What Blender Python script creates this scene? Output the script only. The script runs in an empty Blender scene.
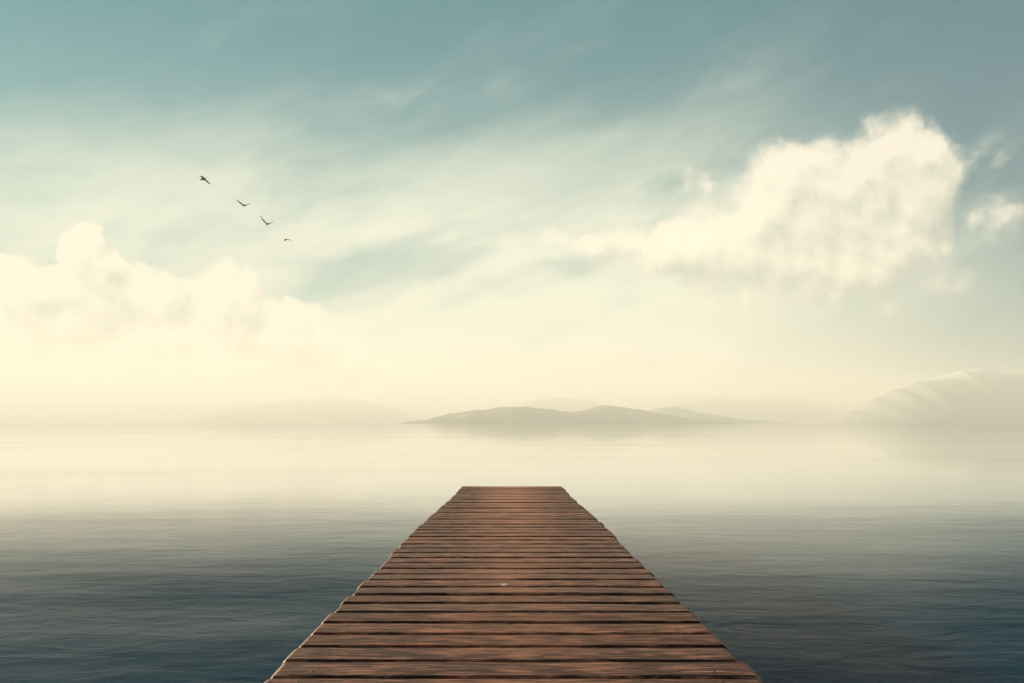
import bpy, bmesh, math, random
from mathutils import Vector, noise as mnoise

R = math.radians
scene = bpy.context.scene
COL = scene.collection

# ---------------------------------------------------------------- camera
F = 800.0                      # focal length in pixels of a 1024 wide frame
HORIZON = 423.0                # pixel row of the horizon
CAM_Z = 1.5
DECK_Z = 0.5
cam_data = bpy.data.cameras.new("camera")
cam_data.sensor_width = 36.0
cam_data.lens = 36.0 * F / 1024.0
cam_data.shift_y = (HORIZON - 341.5) / 1024.0
cam_data.clip_start = 0.05
cam_data.clip_end = 30000.0
cam = bpy.data.objects.new("camera", cam_data)
COL.objects.link(cam)
cam.location = (0.0, 0.0, CAM_Z)
cam.rotation_euler = (R(90), 0.0, 0.0)
scene.camera = cam

# ---------------------------------------------------------------- light and exposure
SUN_AZ = R(-48.0)              # left of the view axis, just outside the frame
SUN_EL = R(11.0)
scene.view_settings.view_transform = 'Standard'
scene.view_settings.look = 'None'
scene.view_settings.gamma = 1.0
scene.view_settings.use_curve_mapping = False
scene.view_settings.exposure = 1.12
scene.cycles.use_denoising = True
scene.cycles.volume_bounces = 5
scene.cycles.max_bounces = 8

sun_dir = Vector((math.sin(SUN_AZ) * math.cos(SUN_EL), math.cos(SUN_AZ) * math.cos(SUN_EL), math.sin(SUN_EL)))
sun_data = bpy.data.lights.new("sun", 'SUN')
sun_data.energy = 5.0
sun_data.angle = R(2.0)
sun_data.color = (1.0, 0.84, 0.59)
sun = bpy.data.objects.new("sun", sun_data)
COL.objects.link(sun)
sun.location = sun_dir * 50
sun.rotation_euler = sun_dir.to_track_quat('Z', 'Y').to_euler()


# ---------------------------------------------------------------- node helper
class NT:
    def __init__(self, tree):
        self.t = tree
        self.n = tree.nodes
        self.l = tree.links

    def new(self, kind, **kw):
        nd = self.n.new(kind)
        for k, v in kw.items():
            setattr(nd, k, v)
        return nd

    def put(self, sock, val):
        if isinstance(val, bpy.types.NodeSocket):
            self.l.new(val, sock)
        else:
            sock.default_value = val

    def m(self, op, a, b=0.0, c=0.0, clamp=False):
        nd = self.new('ShaderNodeMath', operation=op, use_clamp=clamp)
        self.put(nd.inputs[0], a)
        self.put(nd.inputs[1], b)
        self.put(nd.inputs[2], c)
        return nd.outputs[0]

    def add(self, a, b): return self.m('ADD', a, b)
    def sub(self, a, b): return self.m('SUBTRACT', a, b)
    def mul(self, a, b): return self.m('MULTIPLY', a, b)
    def div(self, a, b): return self.m('DIVIDE', a, b)

    def sep(self, v):
        nd = self.new('ShaderNodeSeparateXYZ')
        self.put(nd.inputs[0], v)
        return nd.outputs

    def comb(self, x, y, z):
        nd = self.new('ShaderNodeCombineXYZ')
        for i, v in enumerate((x, y, z)):
            self.put(nd.inputs[i], v)
        return nd.outputs[0]

    def vm(self, op, a, b=(0, 0, 0)):
        nd = self.new('ShaderNodeVectorMath', operation=op)
        self.put(nd.inputs[0], a)
        self.put(nd.inputs[1], b)
        return nd.outputs['Value'] if op in ('LENGTH', 'DOT_PRODUCT', 'DISTANCE') else nd.outputs[0]

    def noise(self, vec, scale, detail=4.0, rough=0.5, dist=0.0, lac=2.0):
        nd = self.new('ShaderNodeTexNoise', noise_dimensions='3D')
        self.put(nd.inputs['Vector'], vec)
        nd.inputs['Scale'].default_value = scale
        nd.inputs['Detail'].default_value = detail
        nd.inputs['Roughness'].default_value = rough
        nd.inputs['Lacunarity'].default_value = lac
        nd.inputs['Distortion'].default_value = dist
        return nd.outputs[0]

    def step(self, v, lo, hi, a=0.0, b=1.0):
        nd = self.new('ShaderNodeMapRange', interpolation_type='SMOOTHSTEP')
        self.put(nd.inputs[0], v)
        nd.inputs[1].default_value = lo
        nd.inputs[2].default_value = hi
        nd.inputs[3].default_value = a
        nd.inputs[4].default_value = b
        return nd.outputs[0]

    def lin(self, v, lo, hi, a=0.0, b=1.0):
        nd = self.new('ShaderNodeMapRange', interpolation_type='LINEAR', clamp=True)
        self.put(nd.inputs[0], v)
        nd.inputs[1].default_value = lo
        nd.inputs[2].default_value = hi
        nd.inputs[3].default_value = a
        nd.inputs[4].default_value = b
        return nd.outputs[0]

    def mix(self, f, a, b, blend='MIX'):
        nd = self.new('ShaderNodeMix', data_type='RGBA', blend_type=blend)
        self.put(nd.inputs[0], f)
        for s, v in ((nd.inputs[6], a), (nd.inputs[7], b)):
            if isinstance(v, tuple) and len(v) == 3:
                v = v + (1.0,)
            self.put(s, v)
        return nd.outputs[2]

    def ramp(self, f, stops, interp='LINEAR'):
        nd = self.new('ShaderNodeValToRGB')
        cr = nd.color_ramp
        cr.interpolation = interp
        while len(cr.elements) < len(stops):
            cr.elements.new(0.5)
        for e, (p, c) in zip(cr.elements, stops):
            e.position = p
            e.color = tuple(c) + (1.0,)
        self.put(nd.inputs[0], f)
        return nd.outputs[0]


def lin1(c):
    c = c / 255.0
    return c / 12.92 if c <= 0.04045 else ((c + 0.055) / 1.055) ** 2.4


def srgb(r, g, b, k=1.0):
    return (lin1(r) * k, lin1(g) * k, lin1(b) * k)


# ---------------------------------------------------------------- sky
def view_dir(px, py):
    """azimuth and elevation (radians) a cloud has in the photograph"""
    u = (px - 512.0) / F
    v = (HORIZON - py) / F
    return math.atan(u), math.atan(v / math.sqrt(1 + u * u))


SKY_K = 0.10
world = bpy.data.worlds.new("World")
scene.world = world
world.use_nodes = True
W = NT(world.node_tree)
W.n.clear()
tc = W.new('ShaderNodeTexCoord')
D = W.vm('NORMALIZE', tc.outputs['Generated'])
dx, dy, dz = W.sep(D)
AZ = W.m('ARCTAN2', dx, dy)
EL = W.m('ARCSINE', dz)

nis = W.new('ShaderNodeTexSky', sky_type='NISHITA')
nis.sun_disc = False
nis.sun_elevation = SUN_EL
nis.sun_rotation = SUN_AZ
nis.air_density = 1.0
nis.dust_density = 0.2
nis.ozone_density = 2.5
gam = W.new('ShaderNodeGamma')
W.put(gam.inputs[0], nis.outputs[0])
gam.inputs[1].default_value = 0.45
base = W.mix(1.0, gam.outputs[0], (0.075, 0.73, 0.76), 'MULTIPLY')

away = W.step(AZ, R(36), R(8), 0.80, 1.0)               # deeper blue away from the sun
base = W.mix(1.0, base, W.comb(W.mul(away, W.mul(away, away)), away, W.m('POWER', away, 0.3)), 'MULTIPLY')

# high thin veil: denser low down and towards the sun, ragged streaks rising to the right
ca, sa = math.cos(R(17)), math.sin(R(17))
sx = W.add(W.mul(AZ, ca), W.mul(EL, sa))
sy = W.sub(W.mul(EL, ca), W.mul(AZ, sa))
streak_p = W.comb(W.mul(sx, 2.2), W.mul(sy, 9.0), 0.0)
warp = W.noise(W.comb(AZ, EL, 3.0), 5.0, 3, 0.5)
streak = W.noise(W.vm('ADD', streak_p, W.comb(0.0, W.mul(warp, 1.2), 1.7)), 1.35, 7, 0.55)
fine = W.noise(W.comb(W.mul(sx, 6.0), W.mul(sy, 22.0), 4.0), 1.6, 6, 0.6)
streak = W.add(W.mul(streak, 0.68), W.mul(fine, 0.32))
veil_el = W.step(EL, R(27), R(11))
veil_az = W.mul(W.step(AZ, R(31), R(12), 0.05, 1.0), W.step(AZ, R(-34), R(-12), 0.85, 1.0))
veil_amt = W.mul(veil_el, veil_az)
veil = W.m('MULTIPLY', veil_amt, W.step(W.add(streak, W.mul(veil_amt, 0.30)), 0.42, 0.86), clamp=True)
# clear gap between the left bank and the streaks above it
ga, ge = view_dir(365, 275)
gx = W.add(W.mul(W.sub(AZ, ga), ca), W.mul(W.sub(EL, ge), sa))
gy = W.sub(W.mul(W.sub(EL, ge), ca), W.mul(W.sub(AZ, ga), sa))
gq = W.comb(W.mul(gx, F / 150.0), W.mul(gy, F / 36.0), 0.0)
gap = W.step(W.add(W.vm('LENGTH', gq), W.mul(W.sub(fine, 0.5), 1.2)), 1.1, 0.2, 0.0, 0.6)
veil = W.mul(veil, W.sub(1.0, gap))
cirrus = W.mul(W.step(streak, 0.46, 0.72, 0.0, 0.55), W.mul(W.step(EL, R(31), R(17)), W.step(AZ, R(24), R(6), 0.35, 1.0)))
veil = W.m('MAXIMUM', veil, cirrus)
veil = W.m('ADD', W.mul(veil, 0.86), W.mul(veil_amt, 0.16), clamp=True)     # even milky layer under the streaks
sa_, se_ = view_dir(780, 295)
sq = W.comb(W.mul(W.sub(AZ, sa_), F / 300.0), W.mul(W.sub(EL, se_), F / 100.0), 0.0)
soft = W.step(W.add(W.vm('LENGTH', sq), W.mul(W.sub(streak, 0.5), 0.9)), 1.05, 0.1, 0.0, 0.55)
veil = W.m('MAXIMUM', veil, W.add(W.mul(veil, 0.5), soft))
veil = W.m('MINIMUM', veil, 1.0)
VEIL_C = srgb(226, 230, 208, 0.53 / SKY_K)

# cumulus banks
BLOBS = [  # px, py, rx, ry, strength
    (90, 262, 34, 40, 0.9), (82, 248, 22, 26, 0.5), (2, 275, 30, 26, 0.7), (55, 300, 60, 42, 0.8),
    (130, 305, 70, 50, 0.8), (228, 300, 50, 44, 0.9), (290, 328, 55, 38, 0.8), (338, 350, 38, 30, 0.7), (362, 368, 34, 26, 0.6),
    (160, 365, 230, 70, 1.0), (0, 360, 150, 90, 0.9),
    (788, 182, 66, 58, 0.85), (888, 172, 74, 64, 0.95), (935, 190, 36, 60, 0.5), (845, 232, 120, 62, 0.8),
    (720, 240, 105, 52, 0.8), (640, 250, 80, 32, 0.45), (570, 238, 70, 24, 0.35), (870, 250, 70, 50, 0.4),
    (988, 162, 32, 40, 0.24), (1010, 214, 60, 36, 0.24), (700, 182, 34, 26, 0.32),
    (800, 285, 220, 60, 0.42),
]


def cloud_group():
    g = bpy.data.node_groups.new("cumulus_field", 'ShaderNodeTree')
    g.interface.new_socket("Az", in_out='INPUT', socket_type='NodeSocketFloat')
    g.interface.new_socket("El", in_out='INPUT', socket_type='NodeSocketFloat')
    g.interface.new_socket("Field", in_out='OUTPUT', socket_type='NodeSocketFloat')
    G = NT(g)
    gi = G.new('NodeGroupInput')
    go = G.new('NodeGroupOutput')
    az, el = gi.outputs[0], gi.outputs[1]
    p0 = G.comb(az, el, 0.0)
    # billowing edges: warp the position, then add fractal noise
    wx = G.sub(G.noise(p0, 16.0, 5, 0.55), 0.5)
    wy = G.sub(G.noise(G.vm('ADD', p0, (7.3, 2.1, 4.4)), 16.0, 5, 0.55), 0.5)
    pw = G.vm('ADD', p0, G.comb(G.mul(wx, 0.038), G.mul(wy, 0.034), 0.0))
    total = None
    for (px, py, rx, ry, s) in BLOBS:
        a, e = view_dir(px, py)
        q = G.vm('MULTIPLY', G.vm('SUBTRACT', pw, (a, e, 0.0)), (F / rx, F / ry, 1.0))
        d = G.m('SUBTRACT', 1.0, G.vm('DOT_PRODUCT', q, q))
        d = G.m('MAXIMUM', d, 0.0)
        d = G.mul(G.m('MULTIPLY', d, d), s * 1.6)
        total = d if total is None else G.add(total, d)
    total = G.m('MINIMUM', total, 1.4)
    # other banks all round the horizon, outside the photograph
    far = G.noise(G.comb(G.mul(az, 2.0), G.mul(el, 4.0), 9.0), 1.3, 2, 0.5)
    side = G.m('MAXIMUM', G.step(az, R(38), R(60)), G.step(az, R(-38), R(-60)))
    side = G.mul(side, G.step(el, R(26), R(8)))
    total = G.add(total, G.mul(side, G.step(far, 0.45, 0.7)))
    bil = G.noise(pw, 30.0, 7, 0.58)
    puffs = None
    for sc_, am_ in ((24.0, 0.62), (52.0, 0.34), (110.0, 0.18)):
        vo = G.new('ShaderNodeTexVoronoi', feature='SMOOTH_F1', voronoi_dimensions='2D')
        G.put(vo.inputs['Vector'], pw)
        vo.inputs['Scale'].default_value = sc_
        vo.inputs['Smoothness'].default_value = 0.25
        q = G.mul(G.m('SUBTRACT', 0.42, vo.outputs['Distance']), am_)
        puffs = q if puffs is None else G.add(puffs, q)
    rag = G.mul(G.add(G.mul(G.sub(bil, 0.5), 1.0), puffs), G.step(az, R(-4), R(8), 1.0, 0.78))
    total = G.add(total, G.mul(rag, G.step(total, 0.02, 0.34)))
    G.l.new(total, go.inputs[0])
    return g


CG = cloud_group()


def cloud_at(az, el):
    nd = W.new('ShaderNodeGroup')
    nd.node_tree = CG
    W.put(nd.inputs[0], az)
    W.put(nd.inputs[1], el)
    return nd.outputs[0]


c0 = cloud_at(AZ, EL)
c1 = cloud_at(W.sub(AZ, 0.012), W.add(EL, 0.020))     # a little towards the light
dens = W.mix(W.step(AZ, R(-8), R(4)), W.step(c0, 0.16, 0.62), W.step(c0, 0.10, 0.95))
lit = W.m('ADD', W.mul(W.sub(c0, c1), 0.95), 0.62, clamp=True)
CL_LIT = srgb(255, 244, 220, 0.52 / SKY_K)
CL_SHD = srgb(216, 224, 206, 0.37 / SKY_K)
cl_col = W.mix(lit, CL_SHD, CL_LIT)
cl_gain = W.step(AZ, R(-14), R(6), 0.95, 1.0)         # the left bank stands behind thicker mist
cl_col = W.mix(1.0, cl_col, W.comb(cl_gain, cl_gain, cl_gain), 'MULTIPLY')
sky = W.mix(veil, base, VEIL_C)
sky = W.mix(W.mul(dens, 0.86), sky, cl_col)
# pale band at the horizon
sky = W.mix(W.mul(W.step(EL, R(8), R(0), 0.0, 0.8), W.step(AZ, R(33), R(20), 0.15, 1.0)), sky, srgb(255, 236, 206, 0.66 / SKY_K))
bg = W.new('ShaderNodeBackground')
W.put(bg.inputs[0], sky)
bg.inputs[1].default_value = SKY_K
wo = W.new('ShaderNodeOutputWorld')
W.l.new(bg.outputs[0], wo.inputs[0])
world.cycles.sampling_method = 'MANUAL'
world.cycles.sample_map_resolution = 512


# ---------------------------------------------------------------- object helpers
def material(name):
    m = bpy.data.materials.new(name)
    m.use_nodes = True
    t = NT(m.node_tree)
    t.n.clear()
    out = t.new('ShaderNodeOutputMaterial')
    bs = t.new('ShaderNodeBsdfPrincipled')
    t.l.new(bs.outputs[0], out.inputs[0])
    return m, t, bs, out


def link(name, bm, mats, parent=None, smooth=False):
    me = bpy.data.meshes.new(name)
    bm.normal_update()
    bm.to_mesh(me)
    bm.free()
    for m in (mats if isinstance(mats, (list, tuple)) else [mats]):
        me.materials.append(m)
    if smooth:
        for p in me.polygons:
            p.use_smooth = True
    o = bpy.data.objects.new(name, me)
    COL.objects.link(o)
    if parent:
        o.parent = parent
    return o


def tag(o, label=None, cat=None, group=None, kind=None):
    for k, v in (('label', label), ('category', cat), ('group', group), ('kind', kind)):
        if v:
            o[k] = v
    return o


def box(bm, x0, x1, y0, y1, z0, z1, mi=0):
    vs = [bm.verts.new((x, y, z)) for z in (z0, z1) for y in (y0, y1) for x in (x0, x1)]
    for f in ((0, 2, 3, 1), (4, 5, 7, 6), (0, 1, 5, 4), (1, 3, 7, 5), (3, 2, 6, 7), (2, 0, 4, 6)):
        bm.faces.new([vs[i] for i in f]).material_index = mi


# ---------------------------------------------------------------- water
m_water, t, bs, _ = material("water")
geo = t.new('ShaderNodeNewGeometry')
P = geo.outputs['Position']
pos_s = t.vm('MULTIPLY', P, (0.55, 1.0, 1.0))
swell = t.noise(pos_s, 0.35, 3, 0.5)
ripple = t.noise(t.vm('MULTIPLY', P, (0.55, 1.0, 1.0)), 3.4, 6, 0.6, 0.5)
py_ = t.sep(P)[1]
gust = t.noise(P, 0.06, 3, 0.5)
ruffle = t.step(t.add(py_, t.mul(t.sub(gust, 0.5), 9.0)), 18.0, 4.0, 0.025, 1.0)
patch = t.noise(t.vm('MULTIPLY', P, (0.020, 0.085, 1.0)), 1.0, 5, 0.6, 0.5)
ruffle = t.m('MULTIPLY', t.add(ruffle, t.step(patch, 0.48, 0.66, 0.0, 0.10)), t.step(patch, 0.30, 0.62, 0.84, 1.10))
h = t.mul(t.add(t.mul(swell, 0.055), t.add(t.mul(ripple, 0.012), t.mul(t.noise(t.vm('MULTIPLY', P, (0.5, 1.0, 1.0)), 1.1, 3, 0.5, 0.3), 0.020))), ruffle)
bp1 = t.new('ShaderNodeBump')
bp1.inputs['Strength'].default_value = 1.0
bp1.inputs['Distance'].default_value = 1.0
t.put(bp1.inputs['Height'], h)
t.put(bs.inputs['Normal'], bp1.outputs[0])
bs.inputs['Base Color'].default_value = (0.001, 0.035, 0.070, 1)
t.put(bs.inputs['Roughness'], t.lin(ruffle, 0.05, 1.0, 0.05, 0.24))
t.put(bs.inputs['IOR'], t.lin(ruffle, 0.03, 1.0, 1.45, 1.065))
t.put(bs.inputs['Coat Weight'], t.lin(ruffle, 0.03, 0.42, 0.88, 0.0))
bs.inputs['Coat Roughness'].default_value = 0.06
bs.inputs['Coat IOR'].default_value = 1.33
t.put(bs.inputs['Coat Normal'], bp1.outputs[0])
bm = bmesh.new()
vs = [bm.verts.new(v) for v in ((-3600, -300, 0), (3600, -300, 0), (3600, 4200, 0), (-3600, 4200, 0))]
bm.faces.new(vs)
water = link("water", bm, m_water)
tag(water, "calm dark teal lake water around the wooden pier", "water", kind='structure')


# ---------------------------------------------------------------- hills and mountain
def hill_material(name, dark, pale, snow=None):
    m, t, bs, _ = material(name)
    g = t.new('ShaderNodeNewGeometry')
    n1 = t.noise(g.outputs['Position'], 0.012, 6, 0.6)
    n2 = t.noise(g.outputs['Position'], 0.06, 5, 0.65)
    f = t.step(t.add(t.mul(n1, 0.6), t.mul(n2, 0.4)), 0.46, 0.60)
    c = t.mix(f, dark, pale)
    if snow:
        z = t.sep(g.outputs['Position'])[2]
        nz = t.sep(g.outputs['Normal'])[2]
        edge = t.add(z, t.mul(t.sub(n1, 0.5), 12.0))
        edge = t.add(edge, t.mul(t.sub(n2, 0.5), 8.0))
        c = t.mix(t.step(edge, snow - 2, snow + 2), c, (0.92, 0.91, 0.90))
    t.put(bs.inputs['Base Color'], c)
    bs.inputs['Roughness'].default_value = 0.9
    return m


def interp(pts, x):
    if x <= pts[0][0]: return pts[0][1]
    for (x0, y0), (x1, y1) in zip(pts, pts[1:]):
        if x <= x1:
            k = (x - x0) / (x1 - x0)
            k = k * k * (3 - 2 * k) * 0.5 + k * 0.5
            return y0 + (y1 - y0) * k
    return pts[-1][1]


def ridge(name, dist, depth, prof, mat, seed, rough, label, cat, nx=160, ny=26, snowy=False):
    """land rising out of the lake: its crest runs across at the given distance"""
    k = dist / F
    xs0, xs1 = prof[0][0], prof[-1][0]
    bm = bmesh.new()
    grid = []
    for j in range(ny + 1):
        v = j / ny * 2 - 1                          # -1 front shore ... 1 back shore
        row = []
        for i in range(nx + 1):
            px = xs0 + (xs1 - xs0) * i / nx
            x = (px - 512.0) * k
            crest_px = HORIZON - interp(prof, px)
            crest = crest_px * k + (CAM_Z if crest_px > 0 else 0)
            crest += crest * (0.03 if snowy else 0.10) * mnoise.fractal(Vector((px * 0.05, seed, 0.3)), 1.0, 2.0, 4)
            crest += crest * (0.006 if snowy else 0.05) * mnoise.fractal(Vector((px * 0.35, seed, 7.7)), 0.8, 2.0, 4)
            y = dist + v * depth
            s = 1.0 - abs(v) ** 1.25
            rel = mnoise.fractal(Vector((x * 0.012, y * 0.012, seed)), 1.0, 2.0, 5)
            z = crest * s * (1.0 + rough * rel * (1 - s) * 2.2) - 0.8 * (1 - s)
            if abs(v) < 1e-6: z = crest
            if i in (0, nx) or j in (0, ny): z = -0.9
            row.append(bm.verts.new((x, y, z)))
        grid.append(row)
    for j in range(ny):
        for i in range(nx):
            bm.faces.new((grid[j][i], grid[j][i + 1], grid[j + 1][i + 1], grid[j + 1][i]))
    o = link(name, bm, mat, smooth=True)
    tag(o, label, cat, kind='structure')
    return o


m_wood_hill = hill_material("wooded_hill", (0.030, 0.048, 0.045), (0.26, 0.21, 0.17))
m_hazed_hill = hill_material("hazed_hill", (0.34, 0.32, 0.27), (0.50, 0.45, 0.38))  # distant hills: fading by haze put into their pale colour
m_mount = hill_material("snowy_mountain", (0.52, 0.51, 0.49), (0.60, 0.58, 0.55), snow=93.0)  # rock kept pale so its colour imitates haze in front

ridge("hill", 1600, 160, [(396, 424), (412, 421.5), (425, 420), (440, 416), (452, 413), (470, 411), (482, 409.5), (500, 407),
      (520, 406.5), (540, 408), (560, 410.5), (580, 412), (600, 414), (640, 420), (670, 424)], m_wood_hill, 1.0, 0.5,
      "low dark wooded island hill in the middle of the far shore", "hill")
ridge("hill", 1750, 150, [(545, 424), (570, 412), (590, 408.5), (605, 405.5), (618, 406.5), (640, 409.5), (660, 414), (700, 420), (740, 424)],
      m_wood_hill, 5.0, 0.5, "rounded hill just right of the dark island hill", "hill")
ridge("hill", 2150, 160, [(600, 424), (640, 412), (660, 408.5), (675, 407.5), (695, 411.5), (715, 415), (740, 419), (765, 421), (790, 424)],
      m_hazed_hill, 9.0, 0.6, "pale low hill trailing off to the right along the shore", "hill")
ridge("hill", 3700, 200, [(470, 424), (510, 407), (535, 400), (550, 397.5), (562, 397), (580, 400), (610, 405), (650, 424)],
      m_hazed_hill, 13.0, 0.4, "faint hazy hill peeping over the middle of the island", "hill")
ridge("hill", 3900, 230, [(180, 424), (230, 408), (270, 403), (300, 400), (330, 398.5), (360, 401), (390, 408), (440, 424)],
      m_hazed_hill, 17.0, 0.4, "faint hazy hill left of the island below the cloud bank", "hill")
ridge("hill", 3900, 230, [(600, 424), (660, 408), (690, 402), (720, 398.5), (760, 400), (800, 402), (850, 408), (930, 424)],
      m_hazed_hill, 21.0, 0.4, "faint hazy long hill between the island and the snowy mountain", "hill")
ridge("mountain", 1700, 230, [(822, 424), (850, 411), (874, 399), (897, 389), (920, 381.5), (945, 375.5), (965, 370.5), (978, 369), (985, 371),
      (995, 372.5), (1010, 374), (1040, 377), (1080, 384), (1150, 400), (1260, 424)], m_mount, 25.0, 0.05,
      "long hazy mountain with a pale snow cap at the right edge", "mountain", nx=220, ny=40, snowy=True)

# ---------------------------------------------------------------- haze
m_haze = bpy.data.materials.new("haze")
m_haze.use_nodes = True
t = NT(m_haze.node_tree)
t.n.clear()
out = t.new('ShaderNodeOutputMaterial')
pv = t.new('ShaderNodeVolumePrincipled')
pv.inputs['Color'].default_value = (1.0, 0.97, 0.90, 1)
pv.inputs['Density'].default_value = 0.0008
pv.inputs['Anisotropy'].default_value = 0.08
t.l.new(pv.outputs[0], out.inputs['Volume'])
bm = bmesh.new()
box(bm, -3620, 3620, -320, 4220, -2.0, 120.0)
haze = link("haze", bm, m_haze)
tag(haze, "pale warm mist lying over the whole lake", "haze", kind='stuff')

# ---------------------------------------------------------------- wood
rng = random.Random(11)


def wood_material(name, dark, mid, pale, pale_amt):
    m, t, bs, _ = material(name)
    g = t.new('ShaderNodeTexCoord')
    at = t.new('ShaderNodeAttribute', attribute_name='board')
    tone = t.sep(at.outputs['Color'])
    p = g.outputs['Object']
    off = t.comb(t.mul(tone[0], 37.0), t.mul(tone[1], 61.0), t.mul(tone[2], 17.0))
    pg = t.vm('ADD', t.vm('MULTIPLY', p, (2.4, 20.0, 16.0)), off)
    grain = t.noise(pg, 2.0, 6, 0.62, 0.6)
    streaks = t.noise(t.vm('ADD', t.vm('MULTIPLY', p, (3.5, 60.0, 20.0)), off), 1.6, 4, 0.6)
    blot = t.noise(t.vm('ADD', t.vm('MULTIPLY', p, (2.0, 5.0, 5.0)), off), 1.7, 4, 0.6)
    mott = t.noise(t.vm('ADD', t.vm('MULTIPLY', p, (5.0, 18.0, 9.0)), t.comb(t.mul(tone[2], 29.0), t.mul(tone[0], 53.0), 3.0)), 1.3, 5, 0.62, 0.4)
    f = t.add(t.add(t.mul(grain, 0.42), t.mul(streaks, 0.36)), t.mul(mott, 0.22))
    c = t.ramp(f, [(0.40, dark), (0.49, mid), (0.56, tuple(0.5 * (a + b) for a, b in zip(mid, pale))), (0.63, pale)])
    # each board weathered its own way
    hue = t.mix(tone[1], (0.80, 0.94, 1.14), (1.18, 1.0, 0.84))
    c = t.mix(1.0, c, hue, 'MULTIPLY')
    gain = t.add(t.mul(tone[0], 0.65), 0.55)
    c = t.mix(1.0, c, t.comb(gain, gain, gain), 'MULTIPLY')
    # paler streaks along the middle of the walkway
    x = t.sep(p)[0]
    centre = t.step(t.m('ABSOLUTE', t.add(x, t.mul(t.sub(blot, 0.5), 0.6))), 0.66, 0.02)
    pale_mask = t.mul(centre, t.step(t.add(t.mul(blot, 0.55), t.mul(streaks, 0.45)), 0.40, 0.66))
    far_light = t.lin(t.sep(p)[1], 2.0, 10.0, 0.46, 1.25)        # painted brightness: dim near the viewer, lighter towards the outer end
    pale_mask = t.m('MAXIMUM', pale_mask, t.mul(centre, t.step(t.sep(p)[1], 5.0, 11.5, 0.0, 0.55)))  # far stretch of the middle painted lighter too, as brighter light
    c = t.mix(t.m('MULTIPLY', t.mul(pale_mask, pale_amt), far_light, clamp=True), c, pale)
    kn = t.new('ShaderNodeTexVoronoi', feature='F1')
    t.put(kn.inputs['Vector'], t.vm('ADD', t.vm('MULTIPLY', p, (1.5, 5.0, 1.0)), off))
    kn.inputs['Scale'].default_value = 1.0
    c = t.mix(t.step(t.add(kn.outputs['Distance'], t.mul(t.sub(grain, 0.5), 0.12)), 0.13, 0.07, 0.0, 0.8), c, dark)
    t.put(bs.inputs['Base Color'], c)
    t.put(bs.inputs['Roughness'], t.lin(f, 0.3, 0.7, 0.60, 0.46))
    bs.inputs['Specular IOR Level'].default_value = 0.16
    bs.inputs['Specular Tint'].default_value = (1.0, 0.62, 0.45, 1)
    bs.inputs['Sheen Weight'].default_value = 0.08
    bs.inputs['Sheen Roughness'].default_value = 0.35
    bs.inputs['Sheen Tint'].default_value = (1.0, 0.50, 0.30, 1)
    bp = t.new('ShaderNodeBump')
    bp.inputs['Strength'].default_value = 0.7
    bp.inputs['Distance'].default_value = 0.006
    t.put(bp.inputs['Height'], t.add(f, t.mul(blot, 0.5)))
    t.put(bs.inputs['Normal'], bp.outputs[0])
    return m


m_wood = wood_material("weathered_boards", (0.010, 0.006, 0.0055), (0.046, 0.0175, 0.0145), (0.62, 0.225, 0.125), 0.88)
m_end = wood_material("pale_board_ends", (0.15, 0.065, 0.03), (0.36, 0.16, 0.075), (0.48, 0.24, 0.12), 0.2)  # board ends in a paler, more orange wood
m_beam = wood_material("dark_beams", (0.015, 0.010, 0.009), (0.045, 0.028, 0.022), (0.11, 0.07, 0.05), 0.0)
m_nail, t, bs, _ = material("rusty_nail")
bs.inputs['Base Color'].default_value = (0.06, 0.045, 0.04, 1)
bs.inputs['Metallic'].default_value = 0.7
bs.inputs['Roughness'].default_value = 0.55

m_fleck, t, bs, _ = material("dried_droppings")
bs.inputs['Base Color'].default_value = (0.80, 0.60, 0.46, 1)
bs.inputs['Roughness'].default_value = 0.8

PITCH = 0.216
FIRST = 3.146 - 0.010
HALF_W = [(-4.0, 0.995), (2.6, 0.993), (3.08, 0.986), (3.83, 0.972), (4.47, 0.960), (5.3, 0.945), (7.77, 0.912), (8.6, 0.888), (10.1, 0.846), (11.3, 0.812), (12.7, 0.800)]
K0, K1 = -28, 44
DECK_END = FIRST + K1 * PITCH
GAP = 0.036
THICK = 0.045


def hw(y):
    if y <= HALF_W[0][0]: return HALF_W[0][1]
    for (a, b), (c, d) in zip(HALF_W, HALF_W[1:]):
        if y <= c: return b + (d - b) * (y - a) / (c - a)
    return HALF_W[-1][1]


pier = bpy.data.objects.new("wooden_pier", None)
COL.objects.link(pier)
pier.location = (0, 0, 0)
tag(pier, "narrow brown plank pier running straight out over the lake", "pier")

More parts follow.
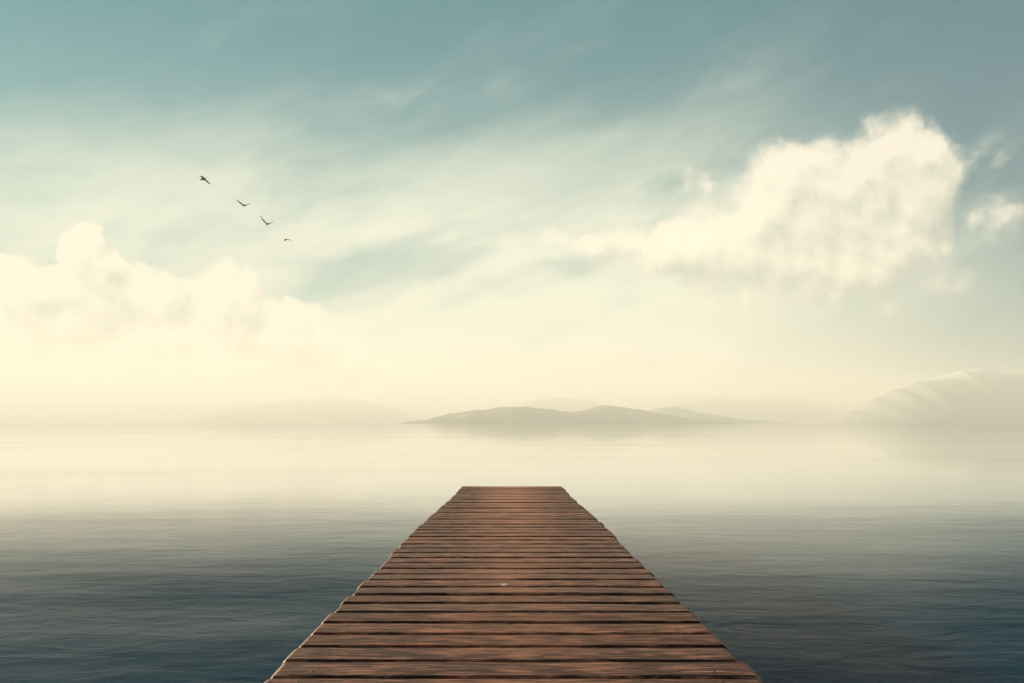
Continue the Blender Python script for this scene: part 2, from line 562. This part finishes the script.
bm = bmesh.new()
lay = bm.verts.layers.float_color.new('board')
for k in range(K0, K1):
    y0 = FIRST + k * PITCH + GAP * rng.uniform(0.85, 1.15)
    y1 = FIRST + (k + 1) * PITCH - rng.uniform(0, 0.003)
    w = hw((y0 + y1) / 2)
    xl, xr = -w + rng.uniform(-0.014, 0.014), w + rng.uniform(-0.014, 0.014)
    zt = DECK_Z + rng.uniform(-0.0025, 0.0025)
    tilt = rng.uniform(-0.002, 0.002)
    skew = rng.uniform(-0.006, 0.006)
    bow = rng.uniform(-0.003, 0.004)
    tone = (rng.random(), rng.random(), rng.random(), 1.0)
    seed = rng.uniform(0, 100)
    N = 30
    b = 0.009
    rows = []
    xs = [xl, xl + 0.006, xl + 0.018, xl + 0.03] + [xl + 0.03 + (xr - xl - 0.06) * i / N for i in range(1, N)] + [xr - 0.03, xr - 0.018, xr - 0.006, xr]
    drops = {0: 0.026, 1: 0.014, 2: 0.004}
    n = len(xs)
    for i, x in enumerate(xs):
        e = min(i, n - 1 - i)
        dr = drops.get(e, 0.0)
        ya = y0 + skew * x + 0.0035 * mnoise.noise(Vector((x * 3.0, seed, 0)))
        yb = y1 + skew * x + 0.0035 * mnoise.noise(Vector((x * 3.0, seed, 5)))
        if e == 0: ya += 0.007; yb -= 0.007
        elif e == 1: ya += 0.003; yb -= 0.003
        z = zt + bow * (1 - (x / w) ** 2) + 0.002 * mnoise.noise(Vector((x * 2.0, seed, 9))) - dr
        zf, zb = z - tilt, z + tilt
        cup = 0.002
        prof = [(ya + 0.003, zt - THICK), (ya, zf - 0.016), (ya + 0.003, zf - 0.005), (ya + b, zf),
                ((ya + yb) / 2, z + cup - 0.001), (yb - b, zb), (yb - 0.003, zb - 0.005), (yb, zb - 0.016), (yb - 0.003, zt - THICK)]
        ring = []
        for (yy, zz) in prof:
            v = bm.verts.new((x, yy, zz))
            v[lay] = tone
            ring.append(v)
        rows.append(ring)
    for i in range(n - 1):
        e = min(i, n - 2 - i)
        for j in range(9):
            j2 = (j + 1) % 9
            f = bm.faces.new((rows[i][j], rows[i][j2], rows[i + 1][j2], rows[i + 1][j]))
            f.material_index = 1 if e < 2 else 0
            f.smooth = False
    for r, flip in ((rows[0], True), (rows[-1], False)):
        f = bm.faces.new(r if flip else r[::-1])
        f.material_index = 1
    # two nails over each side beam
    for sx_ in (-1, 1):
        for dyn in (0.30, 0.70):
            cx = sx_ * (w - 0.17) + rng.uniform(-0.015, 0.015)
            cy = y0 + (y1 - y0) * dyn + rng.uniform(-0.008, 0.008)
            cz = zt + bow * (1 - (cx / w) ** 2) + 0.0035
            c = bm.verts.new((cx, cy, cz + 0.001))
            c[lay] = tone
            ringv = []
            for q in range(8):
                v = bm.verts.new((cx + 0.005 * math.cos(q * math.pi / 4), cy + 0.005 * math.sin(q * math.pi / 4), cz - 0.003))
                v[lay] = tone
                ringv.append(v)
            for q in range(8):
                bm.faces.new((c, ringv[q], ringv[(q + 1) % 8])).material_index = 2
fleck = [(-0.072, 4.918), (-0.055, 4.902), (-0.030, 4.910), (-0.026, 4.930), (-0.045, 4.946), (-0.066, 4.938)]
top = []
for (x, y) in fleck:
    v = bm.verts.new((x, y, DECK_Z + 0.0075))
    v[lay] = (0.5, 0.5, 0.5, 1)
    top.append(v)
low = []
for v0 in top:
    v = bm.verts.new((v0.co.x, v0.co.y, DECK_Z - 0.004))
    v[lay] = (0.5, 0.5, 0.5, 1)
    low.append(v)
bm.faces.new(top).material_index = 3
for i in range(6):
    bm.faces.new((top[i], low[i], low[(i + 1) % 6], top[(i + 1) % 6])).material_index = 3
bmesh.ops.recalc_face_normals(bm, faces=bm.faces)
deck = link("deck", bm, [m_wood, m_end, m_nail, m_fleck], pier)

Y_NEAR = FIRST + K0 * PITCH + 0.05
Y_FAR = DECK_END - 0.03
ZB = DECK_Z - THICK - 0.008
for xa, xb in ((-0.70, -0.58), (-0.06, 0.06), (0.58, 0.70)):
    bm = bmesh.new()
    box(bm, xa, xb, Y_NEAR, Y_FAR, ZB - 0.16, ZB)
    o = link("stringer", bm, m_beam, pier)
post_y = [-2.2, 0.8, 3.8, 6.8, 9.8, 12.35]
for y in post_y:
    bm = bmesh.new()
    box(bm, -0.74, 0.74, y + 0.078, y + 0.158, ZB - 0.29, ZB - 0.163)
    link("cross_beam", bm, m_beam, pier)
    for sx_ in (-1, 1):
        bm = bmesh.new()
        segs = 14
        rings = []
        for z, r in ((-1.5, 0.078), (0.0, 0.076), (ZB - 0.17, 0.072)):
            rings.append([bm.verts.new((sx_ * 0.64 + r * math.cos(a * 2 * math.pi / segs), y + r * math.sin(a * 2 * math.pi / segs), z)) for a in range(segs)])
        for r0, r1 in zip(rings, rings[1:]):
            for a in range(segs):
                bm.faces.new((r0[a], r0[(a + 1) % segs], r1[(a + 1) % segs], r1[a])).smooth = True
        bm.faces.new(rings[-1])
        bm.faces.new(rings[0][::-1])
        link("post", bm, m_beam, pier)

# ---------------------------------------------------------------- birds
m_bird, t, bs, _ = material("gull_plumage")
g = t.new('ShaderNodeTexCoord')
nb = t.noise(g.outputs['Object'], 9.0, 4, 0.6)
t.put(bs.inputs['Base Color'], t.mix(nb, (0.10, 0.10, 0.085), (0.24, 0.24, 0.21)))
bs.inputs['Roughness'].default_value = 0.8


def bird(px, py, dist, heading, pitch, lw, rw, label, size=1.0):
    """gull at a place in the sky; lw, rw: wing points (right, up, away) in metres from the shoulder"""
    loc = Vector(((px - 512) / F * dist, dist, CAM_Z + (HORIZON - py) / F * dist))
    fwd = Vector((math.sin(heading) * math.cos(pitch), math.cos(heading) * math.cos(pitch), math.sin(pitch)))
    side = fwd.cross(Vector((0, 0, 1))).normalized()
    up = side.cross(fwd).normalized()
    bm = bmesh.new()
    # body rings from beak to tail: station, half width, half height, lift
    st = [(0.27, 0.006, 0.006, 0.012), (0.225, 0.020, 0.020, 0.018), (0.185, 0.042, 0.044, 0.022), (0.13, 0.046, 0.048, 0.012),
          (0.075, 0.066, 0.068, 0.0), (-0.045, 0.070, 0.072, -0.004), (-0.13, 0.050, 0.048, 0.0), (-0.20, 0.042, 0.020, 0.006), (-0.30, 0.062, 0.006, 0.010)]
    rings = []
    for (s, w, h, l) in st:
        ring = []
        for q in range(8):
            a = (q + 0.5) * math.pi / 4
            ring.append(bm.verts.new((fwd * s + side * (w * math.cos(a)) + up * (h * math.sin(a) + l)) * size))
        rings.append(ring)
    WING = 4                                            # wings leave between rings 4 and 5
    for i in range(len(rings) - 1):
        for q in range(8):
            if i == WING and q in (7, 3): continue      # right and left flank stay open for the wings
            q2 = (q + 1) % 8
            bm.faces.new((rings[i][q], rings[i][q2], rings[i + 1][q2], rings[i + 1][q]))
    bm.faces.new(rings[0][::-1])
    bm.faces.new(rings[-1])
    for pts, q in ((rw, 7), (lw, 3)):
        q2 = (q + 1) % 8
        prev = [rings[WING][q], rings[WING][q2], rings[WING + 1][q2], rings[WING + 1][q]]
        sh = sum((v.co for v in prev), Vector()) / 4
        last = sh
        n = len(pts)
        for i, (r_, u_, a_) in enumerate(pts):
            p = sh + Vector((r_, a_, u_)) * size
            span = (p - last).normalized()
            ch = (fwd - span * fwd.dot(span)).normalized()
            nrm = span.cross(ch).normalized()
            if nrm.dot(up) < 0: nrm = -nrm
            k = (i + 1) / n
            cw = (0.11 * (1 - k) + 0.03 * k + (0.02 if i == 0 else 0)) * size
            th = (0.018 * (1 - k) + 0.003) * size
            sgn = 1 if (prev[0].co - prev[1].co).dot(nrm) > 0 else -1
            c = [bm.verts.new(p + ch * cw + nrm * th * sgn), bm.verts.new(p + ch * cw - nrm * th * sgn),
                 bm.verts.new(p - ch * cw * 1.15 - nrm * th * sgn), bm.verts.new(p - ch * cw * 1.15 + nrm * th * sgn)]
            for a in range(4):
                a2 = (a + 1) % 4
                bm.faces.new((prev[a], prev[a2], c[a2], c[a]))
            prev = c
            last = p
        bm.faces.new(prev)
    bmesh.ops.recalc_face_normals(bm, faces=bm.faces)
    o = link("gull", bm, m_bird, smooth=True)
    o.location = loc
    md = o.modifiers.new("smooth", 'SUBSURF')
    md.levels = md.render_levels = 2
    tag(o, label, "bird", group="birds flying in a slanting line over the cloud bank")
    return o


bird(203.2, 179.0, 48, R(-150), R(-32),
     [(-0.10, 0.13, 0.06), (-0.22, 0.21, 0.12), (-0.38, 0.23, 0.2)], [(0.18, -0.03, -0.05), (0.36, -0.20, -0.10), (0.56, -0.38, -0.16)],
     "largest bird, highest of the four, with a long right wing slanting down")
bird(244.6, 205.4, 60, R(-60), R(0),
     [(-0.18, 0.10, -0.10), (-0.34, 0.24, -0.16), (-0.50, 0.36, -0.2)], [(0.10, 0.08, 0.16), (0.17, 0.20, 0.30), (0.20, 0.32, 0.42)],
     "second bird from the top, one wing long and the other short, both raised")
bird(267.6, 224.0, 58, R(-50), R(0),
     [(-0.16, 0.16, -0.08), (-0.30, 0.36, -0.14), (-0.43, 0.58, -0.2)], [(0.12, 0.11, 0.16), (0.20, 0.23, 0.28), (0.26, 0.36, 0.40)],
     "third bird from the top with its wings raised in a steep V")
bird(285.2, 239.9, 62, R(165), R(4),
     [(-0.08, 0.0, -0.10), (-0.12, -0.14, -0.22), (-0.13, -0.30, -0.32)], [(0.20, 0.06, 0.06), (0.38, 0.03, 0.14), (0.60, -0.06, 0.24)],
     "smallest and lowest bird, wings level with one tip drooping")
